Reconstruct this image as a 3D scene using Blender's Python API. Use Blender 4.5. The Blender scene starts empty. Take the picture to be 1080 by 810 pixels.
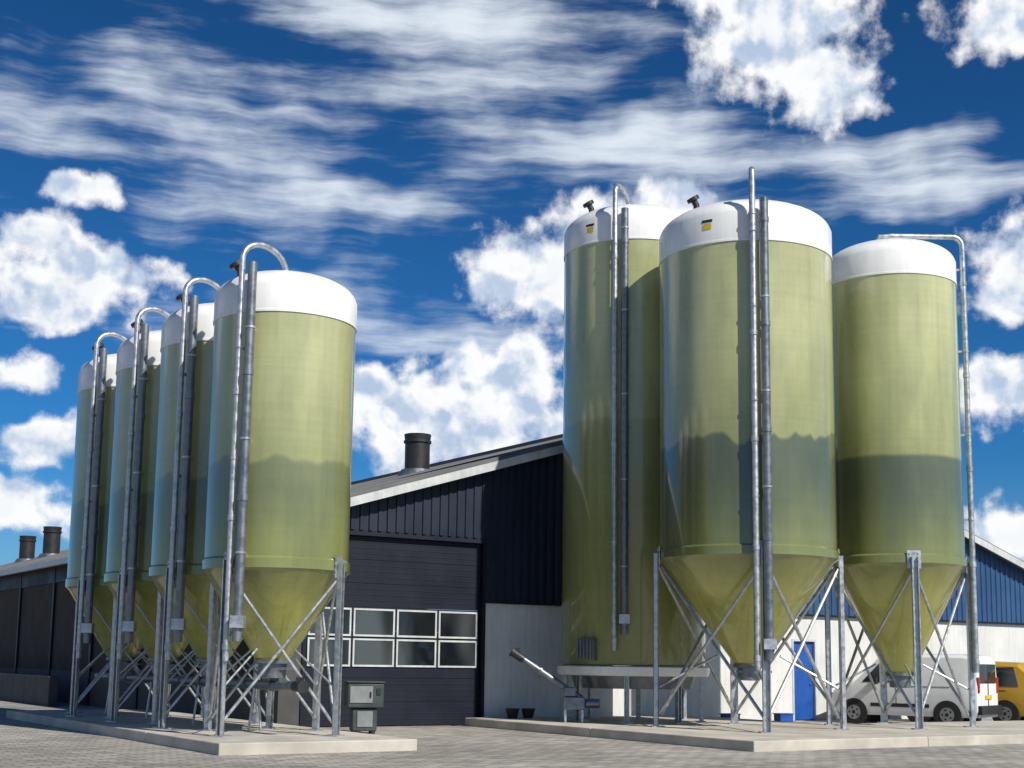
import bpy, bmesh, math, random
from mathutils import Vector, Matrix
random.seed(7)
scene = bpy.context.scene
scene.view_settings.view_transform = 'Standard'
scene.view_settings.look = 'None'
scene.view_settings.exposure = 0

# ------------------------------------------------------------ node helpers
class NT:
    def __init__(s, nt): s.nt = nt
    def n(s, t, **kw):
        nd = s.nt.nodes.new(t)
        for k, v in kw.items(): setattr(nd, k, v)
        return nd
    def setin(s, nd, i, v):
        if v is None: return
        if isinstance(v, bpy.types.NodeSocket): s.nt.links.new(v, nd.inputs[i])
        else: nd.inputs[i].default_value = v
    def m(s, op, a, b=None, c=None, clamp=False):
        nd = s.n('ShaderNodeMath', operation=op, use_clamp=clamp)
        s.setin(nd, 0, a); s.setin(nd, 1, b); s.setin(nd, 2, c)
        return nd.outputs[0]
    def vm(s, op, a, b=None, out=0):
        nd = s.n('ShaderNodeVectorMath', operation=op)
        s.setin(nd, 0, a)
        if op == 'SCALE': s.setin(nd, 3, b)
        else: s.setin(nd, 1, b)
        return nd.outputs[out]
    def noise(s, vec, scale, detail=4, rough=0.55, out=0, lac=2.0, dim='3D'):
        nd = s.n('ShaderNodeTexNoise', noise_dimensions=dim)
        s.nt.links.new(vec, nd.inputs['Vector'])
        nd.inputs['Scale'].default_value = scale
        nd.inputs['Detail'].default_value = detail
        nd.inputs['Roughness'].default_value = rough
        nd.inputs['Lacunarity'].default_value = lac
        return nd.outputs[out]
    def step(s, v, a, b, o0=0.0, o1=1.0):
        nd = s.n('ShaderNodeMapRange', interpolation_type='SMOOTHSTEP')
        s.setin(nd, 0, v); s.setin(nd, 1, a); s.setin(nd, 2, b); s.setin(nd, 3, o0); s.setin(nd, 4, o1)
        return nd.outputs[0]
    def mix(s, f, a, b, bt='MIX'):
        nd = s.n('ShaderNodeMix', data_type='RGBA', blend_type=bt)
        s.setin(nd, 0, f)
        s.setin(nd, 6, a); s.setin(nd, 7, b)
        return nd.outputs[2]
    def obj(s): return s.n('ShaderNodeTexCoord').outputs['Object']
    def mapping(s, v, scale=(1,1,1), rot=(0,0,0), loc=(0,0,0)):
        nd = s.n('ShaderNodeMapping')
        s.nt.links.new(v, nd.inputs[0])
        nd.inputs['Scale'].default_value = scale
        nd.inputs['Rotation'].default_value = rot
        nd.inputs['Location'].default_value = loc
        return nd.outputs[0]

def mat_base(name):
    m = bpy.data.materials.new(name); m.use_nodes = True
    nt = m.node_tree
    b = nt.nodes['Principled BSDF']
    return m, NT(nt), b

def mat(name, col, rough=0.6, metal=0.0, var=0.15, scale=3.0, bump=0.0, bscale=60, streak=0.0, spec=0.5):
    m, T, b = mat_base(name)
    o = T.obj()
    n1 = T.noise(o, scale, 3, 0.6)
    f = T.step(n1, 0.3, 0.7, 1 - var, 1 + var)
    if streak:
        n2 = T.noise(T.mapping(o, (6, 6, 0.5)), 1.5, 3, 0.6)
        f = T.m('MULTIPLY', f, T.step(n2, 0.35, 0.75, 1.0, 1 - streak))
    colr = T.vm('SCALE', (col[0], col[1], col[2]), f)
    T.nt.links.new(colr, b.inputs['Base Color'])
    b.inputs['Metallic'].default_value = metal
    r = T.step(n1, 0.3, 0.7, max(0.05, rough - 0.08), min(1, rough + 0.08))
    T.nt.links.new(r, b.inputs['Roughness'])
    b.inputs['Specular IOR Level'].default_value = spec
    if bump:
        bp = T.n('ShaderNodeBump'); bp.inputs['Strength'].default_value = bump; bp.inputs['Distance'].default_value = 0.02
        T.nt.links.new(T.noise(o, bscale, 2, 0.6), bp.inputs['Height'])
        T.nt.links.new(bp.outputs[0], b.inputs['Normal'])
    return m

def silo_mat(name, level, z0, z1, jag=0.25, dark=0.45, depth=2.0, tint=(1,1,1)):
    m, T, b = mat_base(name)
    o = T.obj()
    sep = T.n('ShaderNodeSeparateXYZ'); T.nt.links.new(o, sep.inputs[0]); z = sep.outputs[2]
    g = T.step(z, z0, z1, 0.0, 1.0)
    base = T.mix(g, (0.225*tint[0], 0.240*tint[1], 0.070*tint[2], 1), (0.430*tint[0], 0.440*tint[1], 0.215*tint[2], 1))
    # cone painted brighter yellow green for light glowing through the laminate
    cone = T.step(z, z0-1.0, z0+0.02, 1.0, 0.15)
    cone = T.m('MULTIPLY', cone, T.m('LESS_THAN', z, z0-0.03))
    base = T.mix(cone, base, (0.50*tint[0], 0.50*tint[1], 0.10*tint[2], 1))
    n1 = T.noise(T.mapping(o, (1, 1, 0.35)), 1.3, 3, 0.6)
    f1 = T.step(n1, 0.3, 0.7, 0.89, 1.10)
    n2 = T.noise(T.mapping(o, (9, 9, 0.35)), 1.0, 3, 0.65)
    f2 = T.step(n2, 0.4, 0.75, 1.0, 0.90)
    n3 = T.noise(T.mapping(o, (0.05, 0.05, 6.0)), 1.0, 3, 0.7)
    f3 = T.step(n3, 0.35, 0.65, 0.965, 1.03)
    lv = T.noise(T.mapping(o, (1, 1, 0.0)), 0.75, 3, 0.6)
    lvl = T.m('MULTIPLY_ADD', T.m('SUBTRACT', lv, 0.5), jag * 5, level)
    d = T.m('SUBTRACT', lvl, z)
    inside = T.step(d, -0.03, 0.10)
    fade = T.step(d, 0.4, depth, 1.0, 0.18)
    dk = T.m('MULTIPLY', inside, fade)
    f4 = T.m('SUBTRACT', 1.0, T.m('MULTIPLY', dk, dark))
    f = T.m('MULTIPLY', T.m('MULTIPLY', f1, f2), T.m('MULTIPLY', f3, f4))
    col = T.vm('SCALE', base, f)
    col = T.mix(T.m('MULTIPLY', dk, dark*0.7), col, (0.070, 0.105, 0.080, 1))
    T.nt.links.new(col, b.inputs['Base Color'])
    T.nt.links.new(T.step(n1, 0.3, 0.7, 0.26, 0.38), b.inputs['Roughness'])
    b.inputs['Coat Weight'].default_value = 1.0
    b.inputs['Coat Roughness'].default_value = 0.09
    bp = T.n('ShaderNodeBump'); bp.inputs['Strength'].default_value = 0.16; bp.inputs['Distance'].default_value = 0.02
    T.nt.links.new(T.noise(T.mapping(o, (1, 1, 1.6)), 4, 3, 0.6), bp.inputs['Height']); T.nt.links.new(bp.outputs[0], b.inputs['Normal'])
    return m

M = {}
M['cap'] = mat('white_gelcoat', (0.84, 0.84, 0.82), 0.32, 0, 0.03, 1.5, 0.0, 8, streak=0.07)
M['galv'] = mat('galvanised_steel', (0.46, 0.48, 0.50), 0.42, 0.7, 0.22, 8)
M['galvd'] = mat('weathered_steel', (0.20, 0.22, 0.24), 0.42, 0.7, 0.2, 6)
M['black'] = mat('black_plastic', (0.02, 0.02, 0.022), 0.5, 0, 0.2)
M['conc'] = mat('concrete_pad_surface', (0.50, 0.465, 0.40), 0.9, 0, 0.18, 0.9, 0.4, 40)
M['render'] = mat('white_painted_wall', (0.66, 0.66, 0.64), 0.85, 0, 0.08, 0.8, 0.2, 50, streak=0.12)
M['navy'] = mat('navy_cladding', (0.007, 0.013, 0.034), 0.5, 0, 0.12, 0.6, streak=0.15)  # gable cladding with the shade painted into its colour
M['blue'] = mat('blue_cladding', (0.024, 0.078, 0.19), 0.5, 0, 0.12, 0.6, streak=0.15)  # same cladding, sunlight painted in as a brighter blue
M['door'] = mat('navy_door', (0.006, 0.009, 0.021), 0.55, 0, 0.12, 0.8, streak=0.1, spec=.35)
M['trim'] = mat('light_trim', (0.58, 0.60, 0.60), 0.5, 0.1, 0.1, 2, streak=0.15)
M['roof'] = mat('fibre_cement_roof', (0.13, 0.135, 0.135), 0.9, 0, 0.25, 0.4, 0.3, 30)
M['timber'] = mat('dark_timber_boards', (0.040, 0.030, 0.024), 0.85, 0, 0.3, 1.5, 0, 20, streak=0.4)
M['dwall'] = mat('dark_plinth', (0.07, 0.07, 0.07), 0.85, 0, 0.2, 1.0, 0.3, 30)
M['white'] = mat('white_car_paint', (0.80, 0.81, 0.82), 0.25, 0, 0.03)
M['yellow'] = mat('yellow_car_paint', (0.50, 0.30, 0.03), 0.3, 0, 0.05)
M['tyre'] = mat('tyre_rubber', (0.02, 0.02, 0.02), 0.85, 0, 0.2)
M['hub'] = mat('wheel_alloy', (0.42, 0.43, 0.45), 0.35, 0.8, 0.1)
M['red'] = mat('red_lens', (0.45, 0.015, 0.01), 0.2, 0, 0.05)
M['plate'] = mat('yellow_plate', (0.75, 0.50, 0.02), 0.4, 0, 0.05)
M['teal'] = mat('dark_grey_cabinet', (0.045, 0.062, 0.062), 0.5, 0, 0.15, streak=0.2)
M['greyp'] = mat('grey_panel', (0.22, 0.24, 0.24), 0.6, 0, 0.15)
M['bluep'] = mat('blue_paint', (0.015, 0.09, 0.38), 0.4, 0, 0.1, streak=0.1)
gm, T, b = mat_base('window_glass')
gn = T.noise(T.mapping(T.obj(), (1.2, 1, .5)), 0.7, 1, .5)
T.nt.links.new(T.mix(T.step(gn, .40, .66), (0.008, 0.011, 0.015, 1), (0.075, 0.085, 0.09, 1)), b.inputs['Base Color'])  # pale patches stand for reflections, painted into the glass colour
b.inputs['Roughness'].default_value = 0.05; b.inputs['Specular IOR Level'].default_value = 0.5
M['glass'] = gm

gm, T, b = mat_base('concrete_pavers')
o = T.obj()
br = T.n('ShaderNodeTexBrick')
T.nt.links.new(T.mapping(o, (1, 1, 1), (0, 0, math.radians(-32.7))), br.inputs['Vector'])
br.inputs['Scale'].default_value = 1.0
br.inputs['Brick Width'].default_value = 0.42; br.inputs['Row Height'].default_value = 0.21
br.inputs['Mortar Size'].default_value = 0.014
br.inputs['Color1'].default_value = (0.31, 0.29, 0.26, 1); br.inputs['Color2'].default_value = (0.48, 0.45, 0.40, 1)
br.inputs['Mortar'].default_value = (0.12, 0.11, 0.09, 1)
n1 = T.noise(o, 0.22, 5, 0.6); n2 = T.noise(o, 2.3, 4, 0.65)
f = T.m('MULTIPLY', T.step(n1, .3, .7, .76, 1.15), T.step(n2, .3, .72, 1.08, .80))
T.nt.links.new(T.vm('SCALE', br.outputs[0], f), b.inputs['Base Color'])
b.inputs['Roughness'].default_value = 0.9
bp = T.n('ShaderNodeBump'); bp.inputs['Strength'].default_value = .4; bp.inputs['Distance'].default_value = .01
T.nt.links.new(T.noise(o, 45, 2), bp.inputs['Height'])
T.nt.links.new(bp.outputs[0], b.inputs['Normal'])
M['paver'] = gm

# ------------------------------------------------------------ mesh helpers
def empty(name, loc=(0,0,0), rz=0.0):
    e = bpy.data.objects.new(name, None); scene.collection.objects.link(e)
    e.location = loc; e.rotation_euler = (0, 0, rz); e.empty_display_size = 0.3
    return e
def mk(name, bm, m, parent=None, smooth=True, bevel=0.0, ang=35):
    bmesh.ops.recalc_face_normals(bm, faces=bm.faces)
    if smooth:
        for f in bm.faces: f.smooth = True
        for e in bm.edges:
            if len(e.link_faces) == 2 and e.calc_face_angle(0) > math.radians(ang): e.smooth = False
    me = bpy.data.meshes.new(name); bm.to_mesh(me); bm.free()
    ob = bpy.data.objects.new(name, me); scene.collection.objects.link(ob)
    me.materials.append(m)
    if parent: ob.parent = parent
    if bevel:
        md = ob.modifiers.new('bevel', 'BEVEL'); md.width = bevel; md.segments = 2; md.limit_method = 'ANGLE'
    return ob
def box(bm, c, s, rz=0.0, rot=None):
    mt = Matrix.Translation(c) @ (rot if rot is not None else Matrix.Rotation(rz, 4, 'Z')) @ Matrix.Diagonal((s[0], s[1], s[2], 1))
    bmesh.ops.create_cube(bm, size=1.0, matrix=mt)
def boxmm(bm, a, b_):
    box(bm, [(a[i]+b_[i])/2 for i in range(3)], [abs(b_[i]-a[i]) for i in range(3)])
def lathe(bm, prof, seg=96, c=(0,0,0), cap=True):
    rings = []
    for r, z in prof:
        rings.append([bm.verts.new((c[0]+r*math.cos(2*math.pi*i/seg), c[1]+r*math.sin(2*math.pi*i/seg), c[2]+z)) for i in range(seg)])
    for a, b_ in zip(rings, rings[1:]):
        for i in range(seg):
            bm.faces.new((a[i], a[(i+1)%seg], b_[(i+1)%seg], b_[i]))
    if cap:
        bm.faces.new(rings[0]); bm.faces.new(rings[-1])
def tube(bm, pts, r, seg=14):
    pts = [Vector(p) for p in pts]
    rings = []; prev = None
    for i, p in enumerate(pts):
        if i == 0: t = pts[1]-p
        elif i == len(pts)-1: t = p-pts[i-1]
        else: t = (pts[i+1]-p).normalized() + (p-pts[i-1]).normalized()
        t.normalize()
        if prev is None:
            a = Vector((1,0,0)) if abs(t.x) < .9 else Vector((0,1,0))
            nrm = (a - t*a.dot(t)).normalized()
        else:
            nrm = (prev - t*prev.dot(t)).normalized()
        prev = nrm; bn = t.cross(nrm)
        rings.append([bm.verts.new(p + (nrm*math.cos(2*math.pi*k/seg) + bn*math.sin(2*math.pi*k/seg))*r) for k in range(seg)])
    for a, b_ in zip(rings, rings[1:]):
        for k in range(seg): bm.faces.new((a[k], a[(k+1)%seg], b_[(k+1)%seg], b_[k]))
    bm.faces.new(rings[0]); bm.faces.new(rings[-1])
def hoop(p0, p1, rise, n=14):
    out = []
    p0 = Vector(p0); p1 = Vector(p1)
    for i in range(n+1):
        a = math.pi*i/n
        f = (1-math.cos(a))/2
        q = p0.lerp(p1, f); q.z = (p0.z + (p1.z-p0.z)*f) + rise*math.sin(a)
        out.append(q)
    return out

# ------------------------------------------------------------ silos
def build_silo(x, y, R, zb, zcap, zsh, ztop, zo, legs, mt, base=0.2, pipes=(), hopper=True, vent=None, sticker=None,
               post=0.14, brace=0.032):
    E = empty('feed_silo', (x, y, 0))
    bm = bmesh.new()
    if hopper:
        prof = [(0.30, zo), (0.33, zo+0.02), (R-0.06, zb-0.10), (R-0.005, zb-0.05), (R+0.03, zb-0.02), (R+0.03, zb+0.16), (R, zb+0.20), (R, zcap+.02)]
    else:
        prof = [(R-0.10, zo), (R-0.02, zo+0.02), (R, zo+0.10), (R, zcap+.02)]
    lathe(bm, prof, 128)
    mk('body', bm, mt, E)
    bm = bmesh.new()
    prof = [(R+0.004, zcap), (R+0.022, zcap+0.005), (R+0.022, zcap+.05), (R+0.014, zcap+.06), (R+0.014, zsh)]
    for i in range(1, 17):
        a = i/16*math.pi/2
        r = R*math.cos(a)**0.9 if i < 16 else 0
        z = zsh+(ztop-zsh)*math.sin(a)**1.05
        if r > 0.3: prof.append((r, z))
    prof.append((0.3, prof[-1][1]+0.01)); prof.append((0.3, ztop+0.03)); prof.append((0.05, ztop+0.05))
    lathe(bm, prof, 128)
    mk('roof_cap', bm, M['cap'], E)
    bm = bmesh.new(); bb = bmesh.new()
    Lp = []
    Rl = R+0.07
    ztl = (zb+0.12) if hopper else zo
    for a in legs:
        a = math.radians(a)
        lx, ly = Rl*math.cos(a), Rl*math.sin(a)
        if not hopper: lx, ly = (R-0.15)*math.cos(a), (R-0.15)*math.sin(a)
        Lp.append((lx, ly, a))
        for (ox, oy, sx, sy) in ((0.0, 0, 0.02, post), (0.045, post/2-0.01, 0.10, 0.02), (0.045, -post/2+0.01, 0.10, 0.02)):
            c = Vector((lx, ly, (base+ztl)/2)) + Matrix.Rotation(a, 3, 'Z') @ Vector((ox, oy, 0))
            box(bm, c, (sx, sy, ztl-base-0.02), a)
        box(bm, (lx, ly, base+0.012), (0.30, 0.30, 0.024), a)
        if hopper:
            c = Vector((lx, ly, zb+0.05)) + Matrix.Rotation(a, 3, 'Z') @ Vector((-0.022, 0, 0))
            box(bm, c, (0.018, post*2.0, 0.42), a)
            for bz in (-.1, .02, .14):
                for by in (-.06, .06):
                    c = Vector((lx, ly, zb+0.05+bz)) + Matrix.Rotation(a, 3, 'Z') @ Vector((-0.002, by*1.7, 0))
                    box(bm, c, (0.03, 0.025, 0.025), a)
    n = len(Lp)
    if hopper:
        for i in range(n):
            p, q = Lp[i], Lp[(i+1) % n]
            tube(bb, [(p[0], p[1], base+0.25), (q[0], q[1], zb-0.15)], brace, 8)
            tube(bb, [(p[0]*0.97, p[1]*0.97, zb-0.15), (q[0]*0.97, q[1]*0.97, base+0.25)], brace, 8)
            tube(bb, [(p[0]*0.98, p[1]*0.98, base+0.9), (p[0]*0.34, p[1]*0.34, zo+0.22)], brace*0.7, 8)
        mk('braces', bb, M['galv'], E)
    else: bb.free()
    mk('legs', bm, M['galv'], E)
    if hopper:
        bm = bmesh.new()
        lathe(bm, [(0.36, zo+0.02), (0.36, zo-0.05), (0.27, zo-0.06), (0.25, zo-0.32), (0.17, zo-0.34)], 32)
        box(bm, (0.1, -0.05, zo-0.14), (0.75, 0.34, 0.05))
        mk('outlet_valve', bm, M['galvd'], E)
    else:
        bm = bmesh.new()
        lathe(bm, [(R-0.12, zo-0.24), (R+0.06, zo-0.24), (R+0.10, zo-0.16), (R+0.10, zo-0.03), (R+0.03, zo-0.01), (R-0.12, zo-0.01)])
        mk('base_ring', bm, M['cap'], E)
        bm = bmesh.new()
        lathe(bm, [(R-0.35, zo-0.55), (R-0.25, zo-0.245)], 64)
        mk('discharge_floor', bm, M['galvd'], E)
        bm = bmesh.new()
        aa = math.radians(228)
        box(bm, ((R+.05)*math.cos(aa), (R+.05)*math.sin(aa), zo+0.38), (0.16, 0.52, 0.52), aa)
        for k in range(5):
            box(bm, ((R+.15)*math.cos(aa)-math.sin(aa)*(-.2+.1*k), (R+.15)*math.sin(aa)+math.cos(aa)*(-.2+.1*k), zo+0.38), (0.04, 0.03, 0.46), aa)
        mk('inspection_hatch', bm, M['galvd'], E, bevel=0.01)
    for k, pp in enumerate(pipes):
        bm = bmesh.new()
        tube(bm, pp['pts'], pp['r'])
        px, py = pp['at']; r = pp['r']
        z = pp['z0']+0.25
        while z < pp['z1']-0.3:
            lathe(bm, [(r+0.001, -0.06), (r+0.014, -0.055), (r+0.014, 0.055), (r+0.001, 0.06)], 14, (px, py, z))
            z += 2.35
        mk('fill_pipe' if k == 0 else 'return_pipe', bm, pp['mat'], E)
        bm = bmesh.new()
        z = pp['z0']+1.6
        d = Vector((px, py, 0)).normalized()
        L = Vector((px, py, 0)).length
        while z < pp['z1']-0.3:
            if z > zb or not hopper:
                mid = d*((L+R)/2); a = math.atan2(d.y, d.x)
                box(bm, (mid.x, mid.y, z), (L-R+0.02, 0.035, 0.05), a)
                lathe(bm, [(r+0.001, -0.02), (r+0.012, -0.02), (r+0.012, 0.02), (r+0.001, 0.02)], 14, (px, py, z))
            z += 2.1
        if k == 1:
            box(bm, (px, py, pp['z0']+0.35), (r*2+0.07, r*2+0.07, 0.22))
        mk('pipe_clamps', bm, M['galv'], E)
    if vent:
        bm = bmesh.new()
        vx, vy, vz = vent
        tube(bm, [(vx, vy, vz-0.45), (vx-0.03, vy, vz+0.02), (vx-0.10, vy-0.02, vz+0.14)], 0.075, 14)
        tube(bm, [(vx-0.09, vy-0.02, vz+0.12), (vx-0.13, vy-0.03, vz+0.19)], 0.15, 18)
        mk('relief_vent', bm, M['black'], E)
    if sticker:
        a0, zc, w, h = sticker
        for nm, mm, za, zz, ww in (('warning_sticker', M['plate'], zc-h/2, zc+h/2, w), ('maker_label', M['black'], zc+h/2+.03, zc+h/2+.09, w*1.3)):
            bm = bmesh.new(); prev = None
            for i in range(7):
                a = math.radians(a0) + (i/6-.5)*ww/R
                rr = R+0.02
                v0 = bm.verts.new((rr*math.cos(a), rr*math.sin(a), za)); v1 = bm.verts.new((rr*math.cos(a), rr*math.sin(a), zz))
                if prev: bm.faces.new((prev[0], v0, v1, prev[1]))
                prev = (v0, v1)
            mk(nm, bm, mm, E)
    return E

mt_small = silo_mat('silo_laminate_small', 5.3, 3.27, 7.5, 0.20, 0.28, 1.8)
for i in range(4):
    x = -4.51 - 1.66*i; y = 26.5 + 2.5*i
    R = 1.38
    p1 = (-0.62, -1.40); p2 = (-0.40, -1.52)
    zt1 = 9.05
    pipes = [
        dict(pts=[(p1[0], p1[1], 1.55), (p1[0], p1[1], 4), (p1[0], p1[1], zt1)] + hoop((p1[0], p1[1], zt1), (0.10, -0.75, zt1-0.1), 0.40)[1:], r=0.058, at=p1, z0=1.55, z1=zt1, mat=M['galv']),
        dict(pts=[(p2[0], p2[1], 1.9), (p2[0], p2[1], 8.95)], r=0.088, at=p2, z0=1.9, z1=8.95, mat=M['galvd']),
    ]
    build_silo(x, y, R, 3.27, 8.05, 8.58, 9.10, 1.56, (-27, 63, 153, 243), mt_small, pipes=pipes,
               vent=(-0.9, 0.0, 9.18), post=0.11, brace=0.03)
pB1 = (-0.20, -2.18); pB2 = (0.05, -2.22)
build_silo(5.44, 31.5, 2.0, 4.0, 10.95, 11.62, 12.28, 1.6, (-90, 0, 90, 180),
    silo_mat('silo_laminate_large', 6.65, 4.0, 10.5, 0.30, 0.58, 3.0), vent=(-1.15, -0.3, 12.3), sticker=(236, 11.35, 0.2, 0.14),
    pipes=[dict(pts=[(pB1[0], pB1[1], 1.5), (pB1[0], pB1[1], 12.48), (pB1[0]+.02, pB1[1]+.1, 12.56)], r=0.068, at=pB1, z0=1.5, z1=12.3, mat=M['galv']),
           dict(pts=[(pB2[0], pB2[1], 1.7), (pB2[0], pB2[1], 11.85)], r=0.098, at=pB2, z0=1.7, z1=11.8, mat=M['galvd'])], post=0.17, brace=0.04)
pC1 = (-0.62, -1.86); pC2 = (-0.38, -1.88)
build_silo(3.1, 34.8, 1.80, 4.0, 12.05, 12.68, 13.3, 1.55, (-100, -55, -10, 35, 80, 125, 170, 215),
    silo_mat('silo_laminate_tall', 7.6, 1.6, 11.5, 0.1, 0.18, 4.0, (0.94, 0.96, 0.9)), hopper=False, vent=(-1.1, -0.4, 13.25), sticker=(228, 12.4, 0.2, 0.14),
    pipes=[dict(pts=[(pC1[0], pC1[1], 1.9), (pC1[0], pC1[1], 13.2)]+hoop((pC1[0], pC1[1], 13.2), (-0.2, -1.1, 13.0), 0.35)[1:], r=0.062, at=pC1, z0=1.9, z1=13.2, mat=M['galv']),
           dict(pts=[(pC2[0], pC2[1], 2.3), (pC2[0], pC2[1], 12.8)], r=0.092, at=pC2, z0=2.3, z1=12.7, mat=M['galvd'])], post=0.12)
pD = (1.78, -0.25)
arc = [(pD[0]-0.25+0.25*math.cos(a), pD[1], 12.1+0.25*math.sin(a)) for a in [i*math.pi/2/8 for i in range(9)]]
build_silo(9.47, 33.7, 1.60, 4.05, 11.0, 11.6, 12.18, 1.45, (-92, -2, 88, 178),
    silo_mat('silo_laminate_large_full', 6.62, 4.05, 10.5, 0.02, 0.56, 2.8, (1.10, 1.10, 1.1)),
    pipes=[dict(pts=[(pD[0], pD[1], 1.5), (pD[0], pD[1], 12.05)]+arc[1:]+[(0.0, pD[1], 12.35), (-0.3, pD[1], 12.33), (-0.42, pD[1], 12.12)], r=0.068, at=pD, z0=1.5, z1=12.0, mat=M['galv'])],
    post=0.16, brace=0.036)

# ------------------------------------------------------------ barn
RZ = math.atan2(0.54, 0.842)
B = empty('livestock_barn', (-0.75, 35.5, 0), RZ)
XL, XR, XM, ZE, S, LEN = -5.5, 21.8, 8.15, 4.95, 0.305, 62.0
def zr(x): return ZE + S*(x-XL) if x < XM else ZE + S*(XR-x)
bm = bmesh.new()
boxmm(bm, (0.12, 0.0, 0), (10.9, 0.3, 3.2)); boxmm(bm, (11.9, 0, 0), (XR, 0.3, 3.2))
boxmm(bm, (10.9, 0.002, 2.4), (11.9, 0.298, 3.2))
boxmm(bm, (XR-0.3, 0.302, 0), (XR, LEN, 3.2))
boxmm(bm, (XL+.302, LEN-0.3, 0), (XR-.302, LEN, 4.8))
mk('plinth_wall', bm, M['render'], B, smooth=False)
bm = bmesh.new()
boxmm(bm, (XL, 0.0, 0), (-4.95, 0.3, 3.2)); boxmm(bm, (XL, 0.302, 0), (XL+0.3, LEN, 1.1))
mk('side_plinth', bm, M['dwall'], B, smooth=False)
def cladding(x0, x1, z0f, y0=-0.06):
    bm = bmesh.new(); P = 0.25; x = x0; prof = []
    while x < x1-0.001:
        for dx, d in ((0, 0), (0.13, 0), (0.15, -0.035), (0.23, -0.035)):
            if x+dx < x1: prof.append((x+dx, y0+d))
        x += P
    prof.append((x1, y0))
    vs = [(bm.verts.new((a, d, z0f(a))), bm.verts.new((a, d, zr(a)-0.02))) for a, d in prof]
    for p, q in zip(vs, vs[1:]): bm.faces.new((p[0], q[0], q[1], p[1]))
    return bm
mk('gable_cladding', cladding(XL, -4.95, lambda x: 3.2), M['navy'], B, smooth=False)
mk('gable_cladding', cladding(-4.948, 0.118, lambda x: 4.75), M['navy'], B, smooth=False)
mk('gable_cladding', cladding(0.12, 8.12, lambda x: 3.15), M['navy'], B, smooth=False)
mk('gable_cladding', cladding(8.122, XR, lambda x: 3.15), M['blue'], B, smooth=False)  # east half of the one wall, in its painted sunlit tone
bm = bmesh.new()
boxmm(bm, (0.12, -0.11, 3.09), (XR, -0.005, 3.145))
mk('drip_flashing', bm, M['door'], B, smooth=False)
bm = bmesh.new()
DX0, DX1 = -4.85, 0.02
for k in range(8):
    boxmm(bm, (DX0, 0.10, 0.02+k*0.575), (DX1, 0.16, 0.585+k*0.575))
    for j in range(3):
        zz = 0.02+k*0.575+0.14+j*0.14
        if k not in (2, 3, 4) : boxmm(bm, (DX0, 0.094, zz), (DX1, 0.101, zz+0.02))
mk('sectional_door', bm, M['door'], B, smooth=False, bevel=0.006)
bm = bmesh.new()
boxmm(bm, (-4.95, -0.05, 0), (-4.86, 0.22, 4.62)); boxmm(bm, (0.03, -0.05, 0), (0.118, 0.22, 4.62)); boxmm(bm, (-4.95, -0.055, 4.622), (0.118, 0.22, 4.748))
mk('door_frame', bm, M['door'], B, smooth=False)
bg = bmesh.new(); bf = bmesh.new()
NW = 4
cw = (DX1-DX0-0.1)/NW
for r_ in range(2):
    z0 = 1.44 + r_*0.73; z1 = z0+0.68
    for c_ in range(NW):
        x0 = DX0+0.05+c_*cw+0.03; x1 = x0+cw-0.06
        boxmm(bg, (x0+0.04, 0.078, z0+0.04), (x1-0.04, 0.09, z1-0.04))
        boxmm(bf, (x0, 0.06, z0), (x1, 0.095, z0+0.045)); boxmm(bf, (x0, 0.06, z1-0.045), (x1, 0.095, z1))
        boxmm(bf, (x0, 0.06, z0+0.046), (x0+0.045, 0.095, z1-0.046)); boxmm(bf, (x1-0.045, 0.06, z0+0.046), (x1, 0.095, z1-0.046))
mk('door_glazing', bg, M['glass'], B, smooth=False); mk('door_window_frames', bf, M['trim'], B, smooth=False)
bm = bmesh.new(); boxmm(bm, (10.97, 0.08, 0.02), (11.83, 0.13, 2.33)); box(bm, (11.72, 0.06, 1.05), (0.12, 0.03, 0.03))
mk('personnel_door', bm, M['bluep'], B, smooth=False, bevel=0.004)
bm = bmesh.new(); boxmm(bm, (10.9, -0.02, 0), (10.965, 0.2, 2.398)); boxmm(bm, (11.835, -0.02, 0), (11.9, 0.2, 2.398)); boxmm(bm, (10.966, -0.02, 2.335), (11.834, 0.2, 2.398))
mk('personnel_door_frame', bm, M['trim'], B, smooth=False)
bm = bmesh.new()
y = 0.35
while y < LEN-0.3:
    boxmm(bm, (XL+0.03, y, 1.102), (XL+0.07, y+0.19, 4.2)); y += 0.2
mk('side_boarding', bm, M['timber'], B, smooth=False)
bm = bmesh.new()
for k in range(13):
    boxmm(bm, (XL-0.05, 0.35+k*5, 0), (XL+0.028, 0.55+k*5, 4.9))
boxmm(bm, (XL-0.03, 0.3, 4.202), (XL+0.09, LEN-.3, 4.82))
mk('side_posts', bm, M['door'], B, smooth=False)
def roof(x0, z0, x1, z1, name):
    bm = bmesh.new(); prof = []
    y = -0.45
    while y < LEN+0.3:
        prof += [(y, 0), (y+0.10, 0.0), (y+0.15, 0.05), (y+0.22, 0.05), (y+0.27, 0)]
        y += 0.3
    top = [(bm.verts.new((x0, a, z0+h+0.12)), bm.verts.new((x1, a, z1+h+0.12))) for a, h in prof]
    bot = [(bm.verts.new((x0, a, z0)), bm.verts.new((x1, a, z1))) for a, h in (prof[0], prof[-1])]
    for p, q in zip(top, top[1:]): bm.faces.new((p[0], q[0], q[1], p[1]))
    bm.faces.new((bot[0][0], bot[1][0], bot[1][1], bot[0][1]))
    bm.faces.new([t[0] for t in top] + [bot[1][0], bot[0][0]])
    bm.faces.new([t[1] for t in top] + [bot[1][1], bot[0][1]])
    bm.faces.new((top[0][0], top[0][1], bot[0][1], bot[0][0])); bm.faces.new((top[-1][0], top[-1][1], bot[1][1], bot[1][0]))
    mk(name, bm, M['roof'], B, smooth=False)
OV = 0.45
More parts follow.
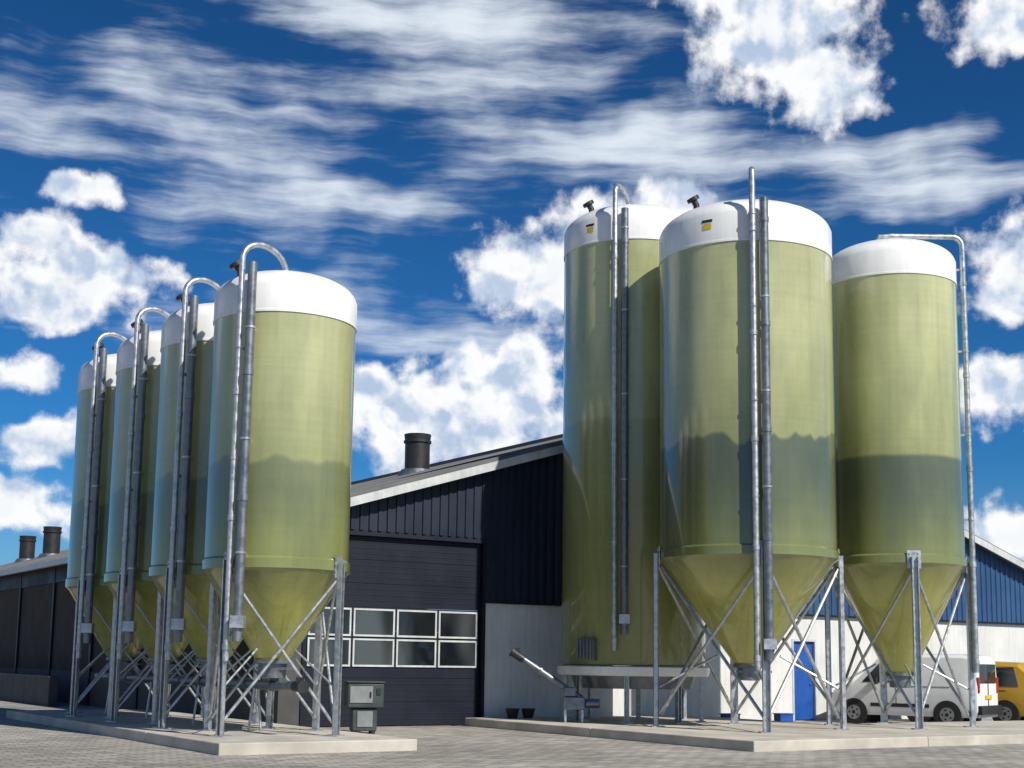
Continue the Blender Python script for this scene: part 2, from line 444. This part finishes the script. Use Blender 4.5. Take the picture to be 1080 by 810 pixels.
roof(XL-OV, ZE-S*OV, XM, zr(XM), 'roof_slope_west'); roof(XR+OV, ZE-S*OV, XM+0.002, zr(XM), 'roof_slope_east')
def verge(x0, z0, x1, z1, yy):
    bm = bmesh.new()
    pts = [(x0, z0-0.15), (x1, z1-0.15), (x1, z1+0.07), (x0, z0+0.07)]
    a = [bm.verts.new((p[0], yy, p[1])) for p in pts]; b2 = [bm.verts.new((p[0], yy-0.04, p[1])) for p in pts]
    bm.faces.new(a); bm.faces.new(b2)
    for i in range(4): bm.faces.new((a[i], a[(i+1)%4], b2[(i+1)%4], b2[i]))
    mk('verge_board', bm, M['trim'], B, smooth=False)
verge(XL-OV-.05, ZE-S*(OV+.05), XM, zr(XM), -0.455); verge(XR+OV+.05, ZE-S*(OV+.05), XM+0.003, zr(XM), -0.455)
bm = bmesh.new()
boxmm(bm, (XL-OV-0.17, -0.45, ZE-S*OV-0.12), (XL-OV-0.01, LEN+.3, ZE-S*OV+0.10)); boxmm(bm, (XR+OV+0.01, -0.45, ZE-S*OV-0.12), (XR+OV+.17, LEN+.3, ZE-S*OV+0.10))
mk('gutter', bm, M['trim'], B, smooth=False, bevel=0.02)
bm = bmesh.new(); boxmm(bm, (XM-.25, -.45, zr(XM)+.10), (XM+.25, LEN+.3, zr(XM)+.22)); mk('ridge_cap', bm, M['roof'], B, smooth=False)
for k, (cx, cy, zt, r) in enumerate(((4.55, 11.9, 9.5, 0.44), (-.44, 41.3, 8.1, 0.42), (.47, 50.2, 8.3, 0.42))):
    bm = bmesh.new(); z0 = zr(cx)-0.1
    lathe(bm, [(r, z0), (r, zt-0.32), (r+0.05, zt-0.3), (r+0.05, zt-0.22), (r+0.01, zt-0.2), (r+0.04, zt), (r-0.03, zt), (r-0.05, zt-.2)], 40, (cx, cy, 0))
    mk('exhaust_chimney', bm, M['black'], B)
    bm = bmesh.new(); lathe(bm, [(r+0.3, z0), (r+0.12, z0+0.32), (r+.02, z0+0.34)], 40, (cx, cy, 0)); mk('chimney_flashing', bm, M['galvd'], B)

# ------------------------------------------------------------ pads, ground
def pad(x, y, rects):
    E = empty('concrete_pad', (x, y, 0), RZ)
    bm = bmesh.new()
    for (v0, v1, u0, u1) in rects: boxmm(bm, (v0, u0, -0.1), (v1, u1, 0.2))
    mk('slab', bm, M['conc'], E, smooth=False, bevel=0.02)
pad(-4.51, 26.5, [(-2.0, 1.75, -2.6, 1.2), (-2.0, 1.75, 1.212, 5.0), (-2.0, 1.75, 5.012, 8.8), (-2.0, 1.75, 8.812, 12.4)])
pad(4.6, 26.2, [(0, 4.8, 0, 5.2), (4.812, 9.6, 0, 5.2), (9.612, 14.4, 0, 5.2), (14.412, 19, 0, 5.2), (0, 7.2, 5.212, 10.55)])
bm = bmesh.new()
bmesh.ops.create_grid(bm, x_segments=8, y_segments=8, size=1500)
mk('ground', bm, M['paver'], None, smooth=False)

# ------------------------------------------------------------ conveyors and equipment
def conv(name, pts, r, m, supports=()):
    E = empty(name, pts[0])
    o = Vector(pts[0])
    P = [Vector(p)-o for p in pts]
    bm = bmesh.new(); tube(bm, P, r, 16)
    d = (P[1]-P[0])
    for k in range(1, int(d.length/1.2)+1):
        c = P[0]+d.normalized()*k*1.2
        tube(bm, [c-d.normalized()*.03, c+d.normalized()*.03], r+0.03, 16)
    mk('auger_tube', bm, m, E)
    bm = bmesh.new()
    end = P[-1]
    dn = (P[-1]-P[-2]).normalized()
    tube(bm, [end+dn*0.01, end+dn*0.32], 0.10, 16)
    tube(bm, [end+dn*0.32, end+dn*0.36], 0.12, 16)
    box(bm, end+dn*0.2+Vector((0, 0, 0.12)), (0.14, 0.12, 0.1))
    mk('motor', bm, M['black'], E)
    bm = bmesh.new()
    for s_ in supports:
        c = P[0].lerp(P[-1], s_); g = 0.2-o.z
        tube(bm, [(c.x-.12, c.y, g), (c.x-.03, c.y, c.z)], 0.025, 8); tube(bm, [(c.x+.12, c.y, g), (c.x+.03, c.y, c.z)], 0.025, 8)
    if supports: mk('supports', bm, M['galv'], E)
    else: bm.free()
    return E
conv('screw_conveyor', [(-9.6-.9, 34.2+1.35, 1.10), (-3.95, 25.75, 1.10)], 0.09, M['galvd'], supports=(.1, .35, .6, .85))
conv('screw_conveyor', [(1.75, 33.5, 0.75), (0.35, 33.42, 1.66)], 0.08, M['galvd'])
E = empty('auger_drive_unit', (1.55, 33.25, 0.2))
bm = bmesh.new(); box(bm, (0, 0, .45), (.5, .4, .3)); box(bm, (-.1, -.02, .72), (.28, .3, .22)); tube(bm, [(.27, 0, .45), (.62, 0, .45)], .11, 16); mk('gearbox', bm, M['galvd'], E, bevel=.02)
bm = bmesh.new()
for a in (-.2, .2):
    for c in (-.15, .15): box(bm, (a, c, .15), (.05, .05, .3))
mk('frame', bm, M['galv'], E)

E = empty('control_cabinet', (-3.2, 30.8, 0), math.radians(15))
bm = bmesh.new()
def frust(bm, x0, y0, z0, x1, y1, z1):
    a = [bm.verts.new((sx*x0, sy*y0, z0)) for sx, sy in ((-1,-1),(1,-1),(1,1),(-1,1))]
    b_ = [bm.verts.new((sx*x1, sy*y1, z1)) for sx, sy in ((-1,-1),(1,-1),(1,1),(-1,1))]
    bm.faces.new(a); bm.faces.new(b_)
    for i in range(4): bm.faces.new((a[i], a[(i+1)%4], b_[(i+1)%4], b_[i]))
frust(bm, .40, .29, .56, .40, .29, 1.10)
mk('cabinet_top', bm, M['teal'], E, bevel=.03)
bm = bmesh.new(); frust(bm, .42, .32, 1.105, .42, .32, 1.135); mk('lid', bm, M['teal'], E, bevel=.01)
bm = bmesh.new(); frust(bm, .27, .22, .06, .27, .22, .545); mk('cabinet_base', bm, M['teal'], E, bevel=.02)
bm = bmesh.new(); box(bm, (-.10, -.30, .85), (.50, .02, .36)); box(bm, (.0, -.23, .32), (.34, .02, .34)); mk('access_panel', bm, M['greyp'], E, bevel=.005)
bm = bmesh.new()
box(bm, (.28, -.30, .92), (.08, .03, .14)); box(bm, (.1, -.32, .85), (.03, .03, .12))
for a in (-.2, .2):
    for c in (-.16, .16): box(bm, (a, c, .03), (.08, .08, .06))
mk('switches_and_feet', bm, M['black'], E)

def crate(x, y, z):
    E = empty('blue_crate', (x, y, z), 0.4)
    bm = bmesh.new()
    box(bm, (0, 0, .02), (.42, .32, .03))
    for sx in (-1, 1): box(bm, (sx*.2, 0, .16), (.02, .32, .25)); 
    for sy in (-1, 1): box(bm, (0, sy*.15, .16), (.378, .02, .25))
    for sx in (-1, 1): box(bm, (sx*.215, 0, .29), (.03, .36, .03))
    for sy in (-1, 1): box(bm, (0, sy*.165, .29), (.398, .03, .03))
    mk('crate_shell', bm, M['bluep'], E, smooth=False, bevel=.005)
crate(6.0, 37.8, 0.0); crate(7.6, 38.6, 0.0)
for bx, by in ((.1, 35.25), (.5, 35.4)):
    E = empty('rubber_bucket', (bx, by, 0.2))
    bm = bmesh.new(); lathe(bm, [(.12, 0), (.17, .22), (.185, .22), (.185, .24), (.16, .24), (.115, .03)], 28); mk('bucket_shell', bm, M['black'], E)
    bm = bmesh.new(); tube(bm, hoop((-.17, 0, .22), (.17, 0, .22), .12), .006, 6); mk('handle', bm, M['galv'], E)

E = empty('low_concrete_wall', (-0.75, 35.5, 0), RZ)
bm = bmesh.new()
for k in range(14): boxmm(bm, (-6.9, 15+k*1.6, 0), (-6.6, 16.57+k*1.6, .95))
mk('blocks', bm, M['dwall'], E, smooth=False, bevel=.02)

# ------------------------------------------------------------ vehicles
def vehicle(name, loc, heading, paint, st, HW, glass, wheels, belt, L, rear_win):
    E = empty(name, loc, math.atan2(heading[1], heading[0]))
    hwt = HW-0.14; zt_ref = max(s[1] for s in st)
    def hw(z):
        if z <= belt: return HW
        return HW + (hwt-HW)*(z-belt)/(zt_ref-belt)
    bm = bmesh.new(); rings = []
    for (x, zt, sc) in st:
        bl = min(belt, zt-0.10)
        ht = hw(zt-0.09)*sc
        half = [(0, zt+.01), (ht*0.55, zt), (ht*0.88, zt-0.03), (ht, zt-0.10), (HW*sc, bl-.0), (HW*sc+.005, bl*.75+.1), (HW*sc, 0.45), (HW*sc-0.05, 0.26)]
        ring = [(x, a, z) for a, z in half] + [(x, -a, z) for a, z in reversed(half[1:])]
        rings.append([bm.verts.new(p) for p in ring])
    n = len(rings[0])
    for a, b_ in zip(rings, rings[1:]):
        for i in range(n): bm.faces.new((a[i], a[(i+1)%n], b_[(i+1)%n], b_[i]))
    bm.faces.new(rings[0]); bm.faces.new(rings[-1])
    mk('body', bm, paint, E, ang=28, bevel=0.015)
    bm = bmesh.new()
    for side in (1, -1):
        for poly in glass:
            vs = [bm.verts.new((px, side*(hw(pz)+0.012), pz)) for px, pz in poly]
            vb = [bm.verts.new((px, side*(hw(pz)-0.03), pz)) for px, pz in poly]
            bm.faces.new(vs)
            for i in range(len(vs)): bm.faces.new((vs[i], vs[(i+1)%len(vs)], vb[(i+1)%len(vs)], vb[i]))
    z0, z1, w = rear_win
    for s_ in (-1, 1):
        box(bm, (-0.008, s_*w/4, (z0+z1)/2), (0.02, w/2-0.05, z1-z0))
    ws = [s for s in st if s[0] > L*0.55]
    a_, b2 = ws[0], ws[1]
    nx = Vector((-(b2[1]-a_[1]), 0, b2[0]-a_[0])).normalized()*0.012
    q = [(a_[0]+.08*(b2[0]-a_[0]), a_[1]+.08*(b2[1]-a_[1])), (a_[0]+.92*(b2[0]-a_[0]), a_[1]+.92*(b2[1]-a_[1]))]
    vs = [bm.verts.new((q[0][0]+nx.x, sy*(HW-.24), q[0][1]+nx.z+.012)) for sy in (-1, 1)] + [bm.verts.new((q[1][0]+nx.x, sy*(HW-.14), q[1][1]+nx.z+.012)) for sy in (1, -1)]
    bm.faces.new(vs)
    mk('windows', bm, M['glass'], E, smooth=False)
    bt = bmesh.new(); bh = bmesh.new(); ba = bmesh.new()
    for wx in wheels:
        for s_ in (-1, 1):
            rw = 0.325
            tube(ba, [(wx, s_*(HW-.25), rw), (wx, s_*(HW+.012), rw)], rw+0.065, 32)
            tube(bt, [(wx, s_*(HW-.2), rw), (wx, s_*(HW-.0), rw), (wx, s_*(HW+.02), rw)], rw, 32)
            tube(bh, [(wx, s_*(HW-.1), rw), (wx, s_*(HW+.028), rw)], rw*.62, 24)
            tube(bt, [(wx, s_*(HW-.1), rw), (wx, s_*(HW+.034), rw)], rw*.16, 16)
            for k in range(5):
                a = k*2*math.pi/5
                tube(bt, [(wx+.13*math.cos(a), s_*(HW), rw+.13*math.sin(a)), (wx+.13*math.cos(a), s_*(HW+.032), rw+.13*math.sin(a))], .03, 10)
    mk('wheel_arches', ba, M['black'], E); mk('tyres', bt, M['tyre'], E); mk('wheels', bh, M['hub'], E)
    bm = bmesh.new()
    for s_ in (-1, 1): box(bm, (-0.01, s_*(HW-.09), belt+.05), (0.05, 0.12, .42))
    mk('tail_lights', bm, M['red'], E, bevel=.01)
    bm = bmesh.new(); box(bm, (-0.02, 0, .82), (.02, .52, .11)); mk('number_plate', bm, M['plate'], E)
    bm = bmesh.new()
    box(bm, (-.04, 0, .47), (.14, HW*2-.06, .24)); box(bm, (L+.01, 0, .45), (.12, HW*2-.2, .26))
    for s_ in (-1, 1):
        boxmm(bm, (wheels[0]+.5, s_*(HW+.012), .5), (wheels[1]-.5, s_*(HW-.01), .6))
        box(bm, (L*.66, s_*(HW+.1), belt+.12), (.1, .16, .2))
        box(bm, (L*.5, s_*(HW+.012), belt-.12), (.16, .02, .03))
        box(bm, (L*.53, s_*(HW+.004), .85), (.012, .014, .7))
        box(bm, (L*.30, s_*(HW+.004), belt-.02), (1.1, .014, .014))
    box(bm, (-.01, 0, 1.0), (.03, .012, .9))
    mk('bumpers_and_trim', bm, M['black'], E, bevel=.004)
    bm = bmesh.new()
    for s_ in (-1, 1): box(bm, (L-.08, s_*(HW-.25), .78), (.1, .3, .16))
    mk('headlights', bm, M['glass'], E, bevel=.02)
    return E
h = Vector((-.80, .60)); lat = Vector((.60, .80))
p = Vector((12.75, 37.9)) + lat*.88
van_st = [(0, 1.86, .97), (.05, 1.94, 1), (.5, 1.99, 1), (2.5, 2.0, 1), (2.85, 1.90, 1), (3.55, 1.24, 1), (4.15, 1.04, .97), (4.32, .80, .9)]
vehicle('parked_van', (p.x, p.y, 0), h, M['white'], van_st, .88,
        [[(2.45, 1.18), (3.3, 1.18), (3.05, 1.45), (2.75, 1.76), (2.45, 1.78)]],
        (.85, 3.55), 1.1, 4.32, (1.2, 1.72, 1.4))
p = Vector((14.85, 39.6)) + lat*.88
car_st = [(0, 1.15, .94), (.12, 1.55, .97), (.4, 1.78, 1), (1.6, 1.82, 1), (2.3, 1.72, 1), (2.95, 1.15, 1), (3.9, 1.0, .97), (4.15, .75, .88)]
vehicle('parked_car', (p.x, p.y, 0), h, M['yellow'], car_st, .88,
        [[(.35, 1.1), (2.6, 1.1), (2.25, 1.58), (.5, 1.66)]], (.75, 3.3), 1.0, 4.15, (1.12, 1.5, 1.3))

# ------------------------------------------------------------ light, sky
SUN_AZ, SUN_EL = math.radians(138), math.radians(40)
sd = Vector((math.sin(SUN_AZ)*math.cos(SUN_EL), math.cos(SUN_AZ)*math.cos(SUN_EL), math.sin(SUN_EL)))
ld = bpy.data.lights.new('sun_light', 'SUN'); ld.energy = 4.9; ld.angle = math.radians(.5); ld.color = (1, .95, .86)
lo = bpy.data.objects.new('sun_light', ld); scene.collection.objects.link(lo)
lo.rotation_euler = (-sd).to_track_quat('-Z', 'Y').to_euler(); lo.location = (20, -20, 30)

w = bpy.data.worlds.new('World'); scene.world = w; w.use_nodes = True
try:
    w.cycles.sampling_method = 'MANUAL'; w.cycles.sample_map_resolution = 256
except Exception: pass
T = NT(w.node_tree)
bgN = w.node_tree.nodes['Background']
sky = T.n('ShaderNodeTexSky', sky_type='NISHITA')
sky.sun_disc = False; sky.sun_elevation = SUN_EL; sky.sun_rotation = SUN_AZ; sky.air_density = 1.0; sky.dust_density = .3; sky.ozone_density = 3.0
skyc = T.mix(1.0, sky.outputs[0], (0.12, 0.46, 0.80, 1), 'MULTIPLY')
g = T.n('ShaderNodeTexCoord').outputs['Generated']
sp = T.n('ShaderNodeSeparateXYZ'); T.nt.links.new(g, sp.inputs[0])
az = T.m('MULTIPLY', T.m('ARCTAN2', sp.outputs[0], sp.outputs[1]), 57.2958)
el = T.m('MULTIPLY', T.m('ARCSINE', sp.outputs[2]), 57.2958)
skyc = T.vm('SCALE', skyc, T.step(el, 6, 32, 1.0, .72))
cb = T.n('ShaderNodeCombineXYZ'); T.setin(cb, 0, az); T.setin(cb, 1, el); P = cb.outputs[0]
# cumulus bodies (azimuth, elevation, half widths in degrees)
blobs = [(11.4, 25.6, 3.9, 2.9), (13.2, 23.4, 2.3, 2.0), (9.2, 27.5, 2.8, 1.8),
         (1.4, 16.0, 3.3, 2.0), (3.6, 17.6, 2.6, 1.6), (6.5, 18.8, 1.7, 1.1),
         (-2.6, 9.9, 5.4, 2.3), (-.6, 11.8, 2.8, 1.9), (-6.2, 10.8, 2.3, 1.6),
         (-18.6, 14.6, 4.2, 1.7), (-19.4, 16.2, 1.9, 1.2), (-18.0, 18.2, 1.5, .8),
         (21.0, 24.8, 2.7, 1.5), (20.8, 15.4, 2.7, 1.9), (21.0, 10.8, 3.2, 1.7),
         (-21.2, 11.2, 2.2, 1.0), (-18.6, 8.4, 2.8, 1.0), (-21.0, 5.8, 3.8, 1.2), (20.5, 5.4, 4.3, 1.4), (-6, 4.8, 5, 1.8),
         (-60, 18, 14, 6), (75, 20, 18, 8), (-115, 14, 20, 6), (125, 18, 20, 8), (176, 18, 14, 6), (42, 12, 9, 4)]
wn = T.noise(P, .30, 2, .5, out=1, dim='2D')
warp = T.vm('SCALE', T.vm('SUBTRACT', wn, (.5, .5, .5)), 2.0)
def field(Pin, bl, k):
    f = None
    for (a, e, ra, re) in bl:
        d = T.vm('LENGTH', T.vm('MULTIPLY', T.vm('SUBTRACT', Pin, (a, e, 0)), (1/ra, 1/re, 0)), out=1)
        f = d if f is None else T.m('SMOOTH_MIN', f, d, k)
    return T.m('SUBTRACT', 1.0, T.m('MINIMUM', f, 2.3))
Pw = T.vm('ADD', P, warp)
fl = field(Pw, blobs, .35)
n_hi = T.noise(P, .55, 8, .60, dim='2D')
def billow(off):
    vo = T.n('ShaderNodeTexVoronoi', feature='SMOOTH_F1', voronoi_dimensions='2D')
    T.nt.links.new(T.vm('ADD', Pw, off), vo.inputs['Vector']); vo.inputs['Scale'].default_value = .62
    vo.inputs['Detail'].default_value = 1.0; vo.inputs['Roughness'].default_value = .5; vo.inputs['Smoothness'].default_value = .7
    return T.m('SUBTRACT', .38, vo.outputs['Distance'])
b0 = billow((0, 0, 0)); b1 = billow((.30, .60, 0))
d0 = T.m('ADD', T.m('MULTIPLY', T.m('SUBTRACT', n_hi, .5), 1.55), T.m('MULTIPLY', b0, .55))
F0 = T.m('ADD', T.m('ADD', fl, .20), d0)
mask = T.step(F0, -.12, .50)
sh = T.noise(T.vm('ADD', P, (.5, .9, 0)), .50, 5, .55, dim='2D')
sl = T.noise(P, .50, 5, .55, dim='2D')
G = T.m('ADD', T.m('MULTIPLY', T.m('SUBTRACT', b0, b1), .55), T.m('MULTIPLY', T.m('SUBTRACT', sl, sh), 1.5))
lit = T.m('ADD', T.step(G, -.42, .24), T.step(F0, 1.1, .1, -.10, .22), clamp=True)
ccol = T.mix(lit, (4.6, 5.8, 7.6, 1), (9.7, 9.85, 10.0, 1))
# cirrus veils: long streaks on a soft body
cblobs = [(-3, 25.2, 9, 3.4), (-15, 21.6, 8, 1.6), (4, 21.2, 7, 2.6), (-12, 27.5, 5, 1.2), (18, 19.5, 5, 1.2), (-10, 14.0, 8, 1.4), (-7, 18.6, 9, 1.5)]
cf = field(T.vm('ADD', P, T.vm('SCALE', warp, 1.4)), cblobs, .4)
cf = T.m('MAXIMUM', cf, -1.1)
Ps = T.vm('ADD', P, T.vm('SCALE', warp, .30))
Pc = T.mapping(Ps, (.075, .62, 1), (0, 0, math.radians(17)))
cn = T.noise(Pc, 1.0, 7, .58, dim='2D')
cn2 = T.noise(T.mapping(Ps, (.6, 1.1, 1), (0, 0, math.radians(17))), .24, 6, .52, dim='2D')
ci = T.m('ADD', T.m('MULTIPLY', cn, .85), T.m('MULTIPLY', cn2, .50))
ci = T.m('ADD', ci, T.m('MULTIPLY', cf, .25))
cmask = T.m('MULTIPLY', T.step(ci, .58, 1.04), .95)
col = T.mix(cmask, skyc, (7.9, 8.7, 9.6, 1))
hz = T.step(el, -1.0, 9.0, .40, 0.0)
col = T.mix(hz, col, (4.6, 6.2, 8.2, 1))
col = T.mix(mask, col, ccol)
T.nt.links.new(col, bgN.inputs[0]); bgN.inputs[1].default_value = .10

# ------------------------------------------------------------ camera
cd = bpy.data.cameras.new('camera'); cam = bpy.data.objects.new('camera', cd); scene.collection.objects.link(cam)
cd.sensor_width = 36; cd.lens = 36*1450/1080; cd.shift_y = 83/1080; cd.clip_end = 5000
pitch = math.radians(8.25); roll = math.radians(0.8)
cam.location = (0, 0, 1.6)
cam.rotation_euler = (Matrix.Rotation(math.pi/2+pitch, 3, 'X') @ Matrix.Rotation(roll, 3, 'Z')).to_euler()
scene.camera = cam
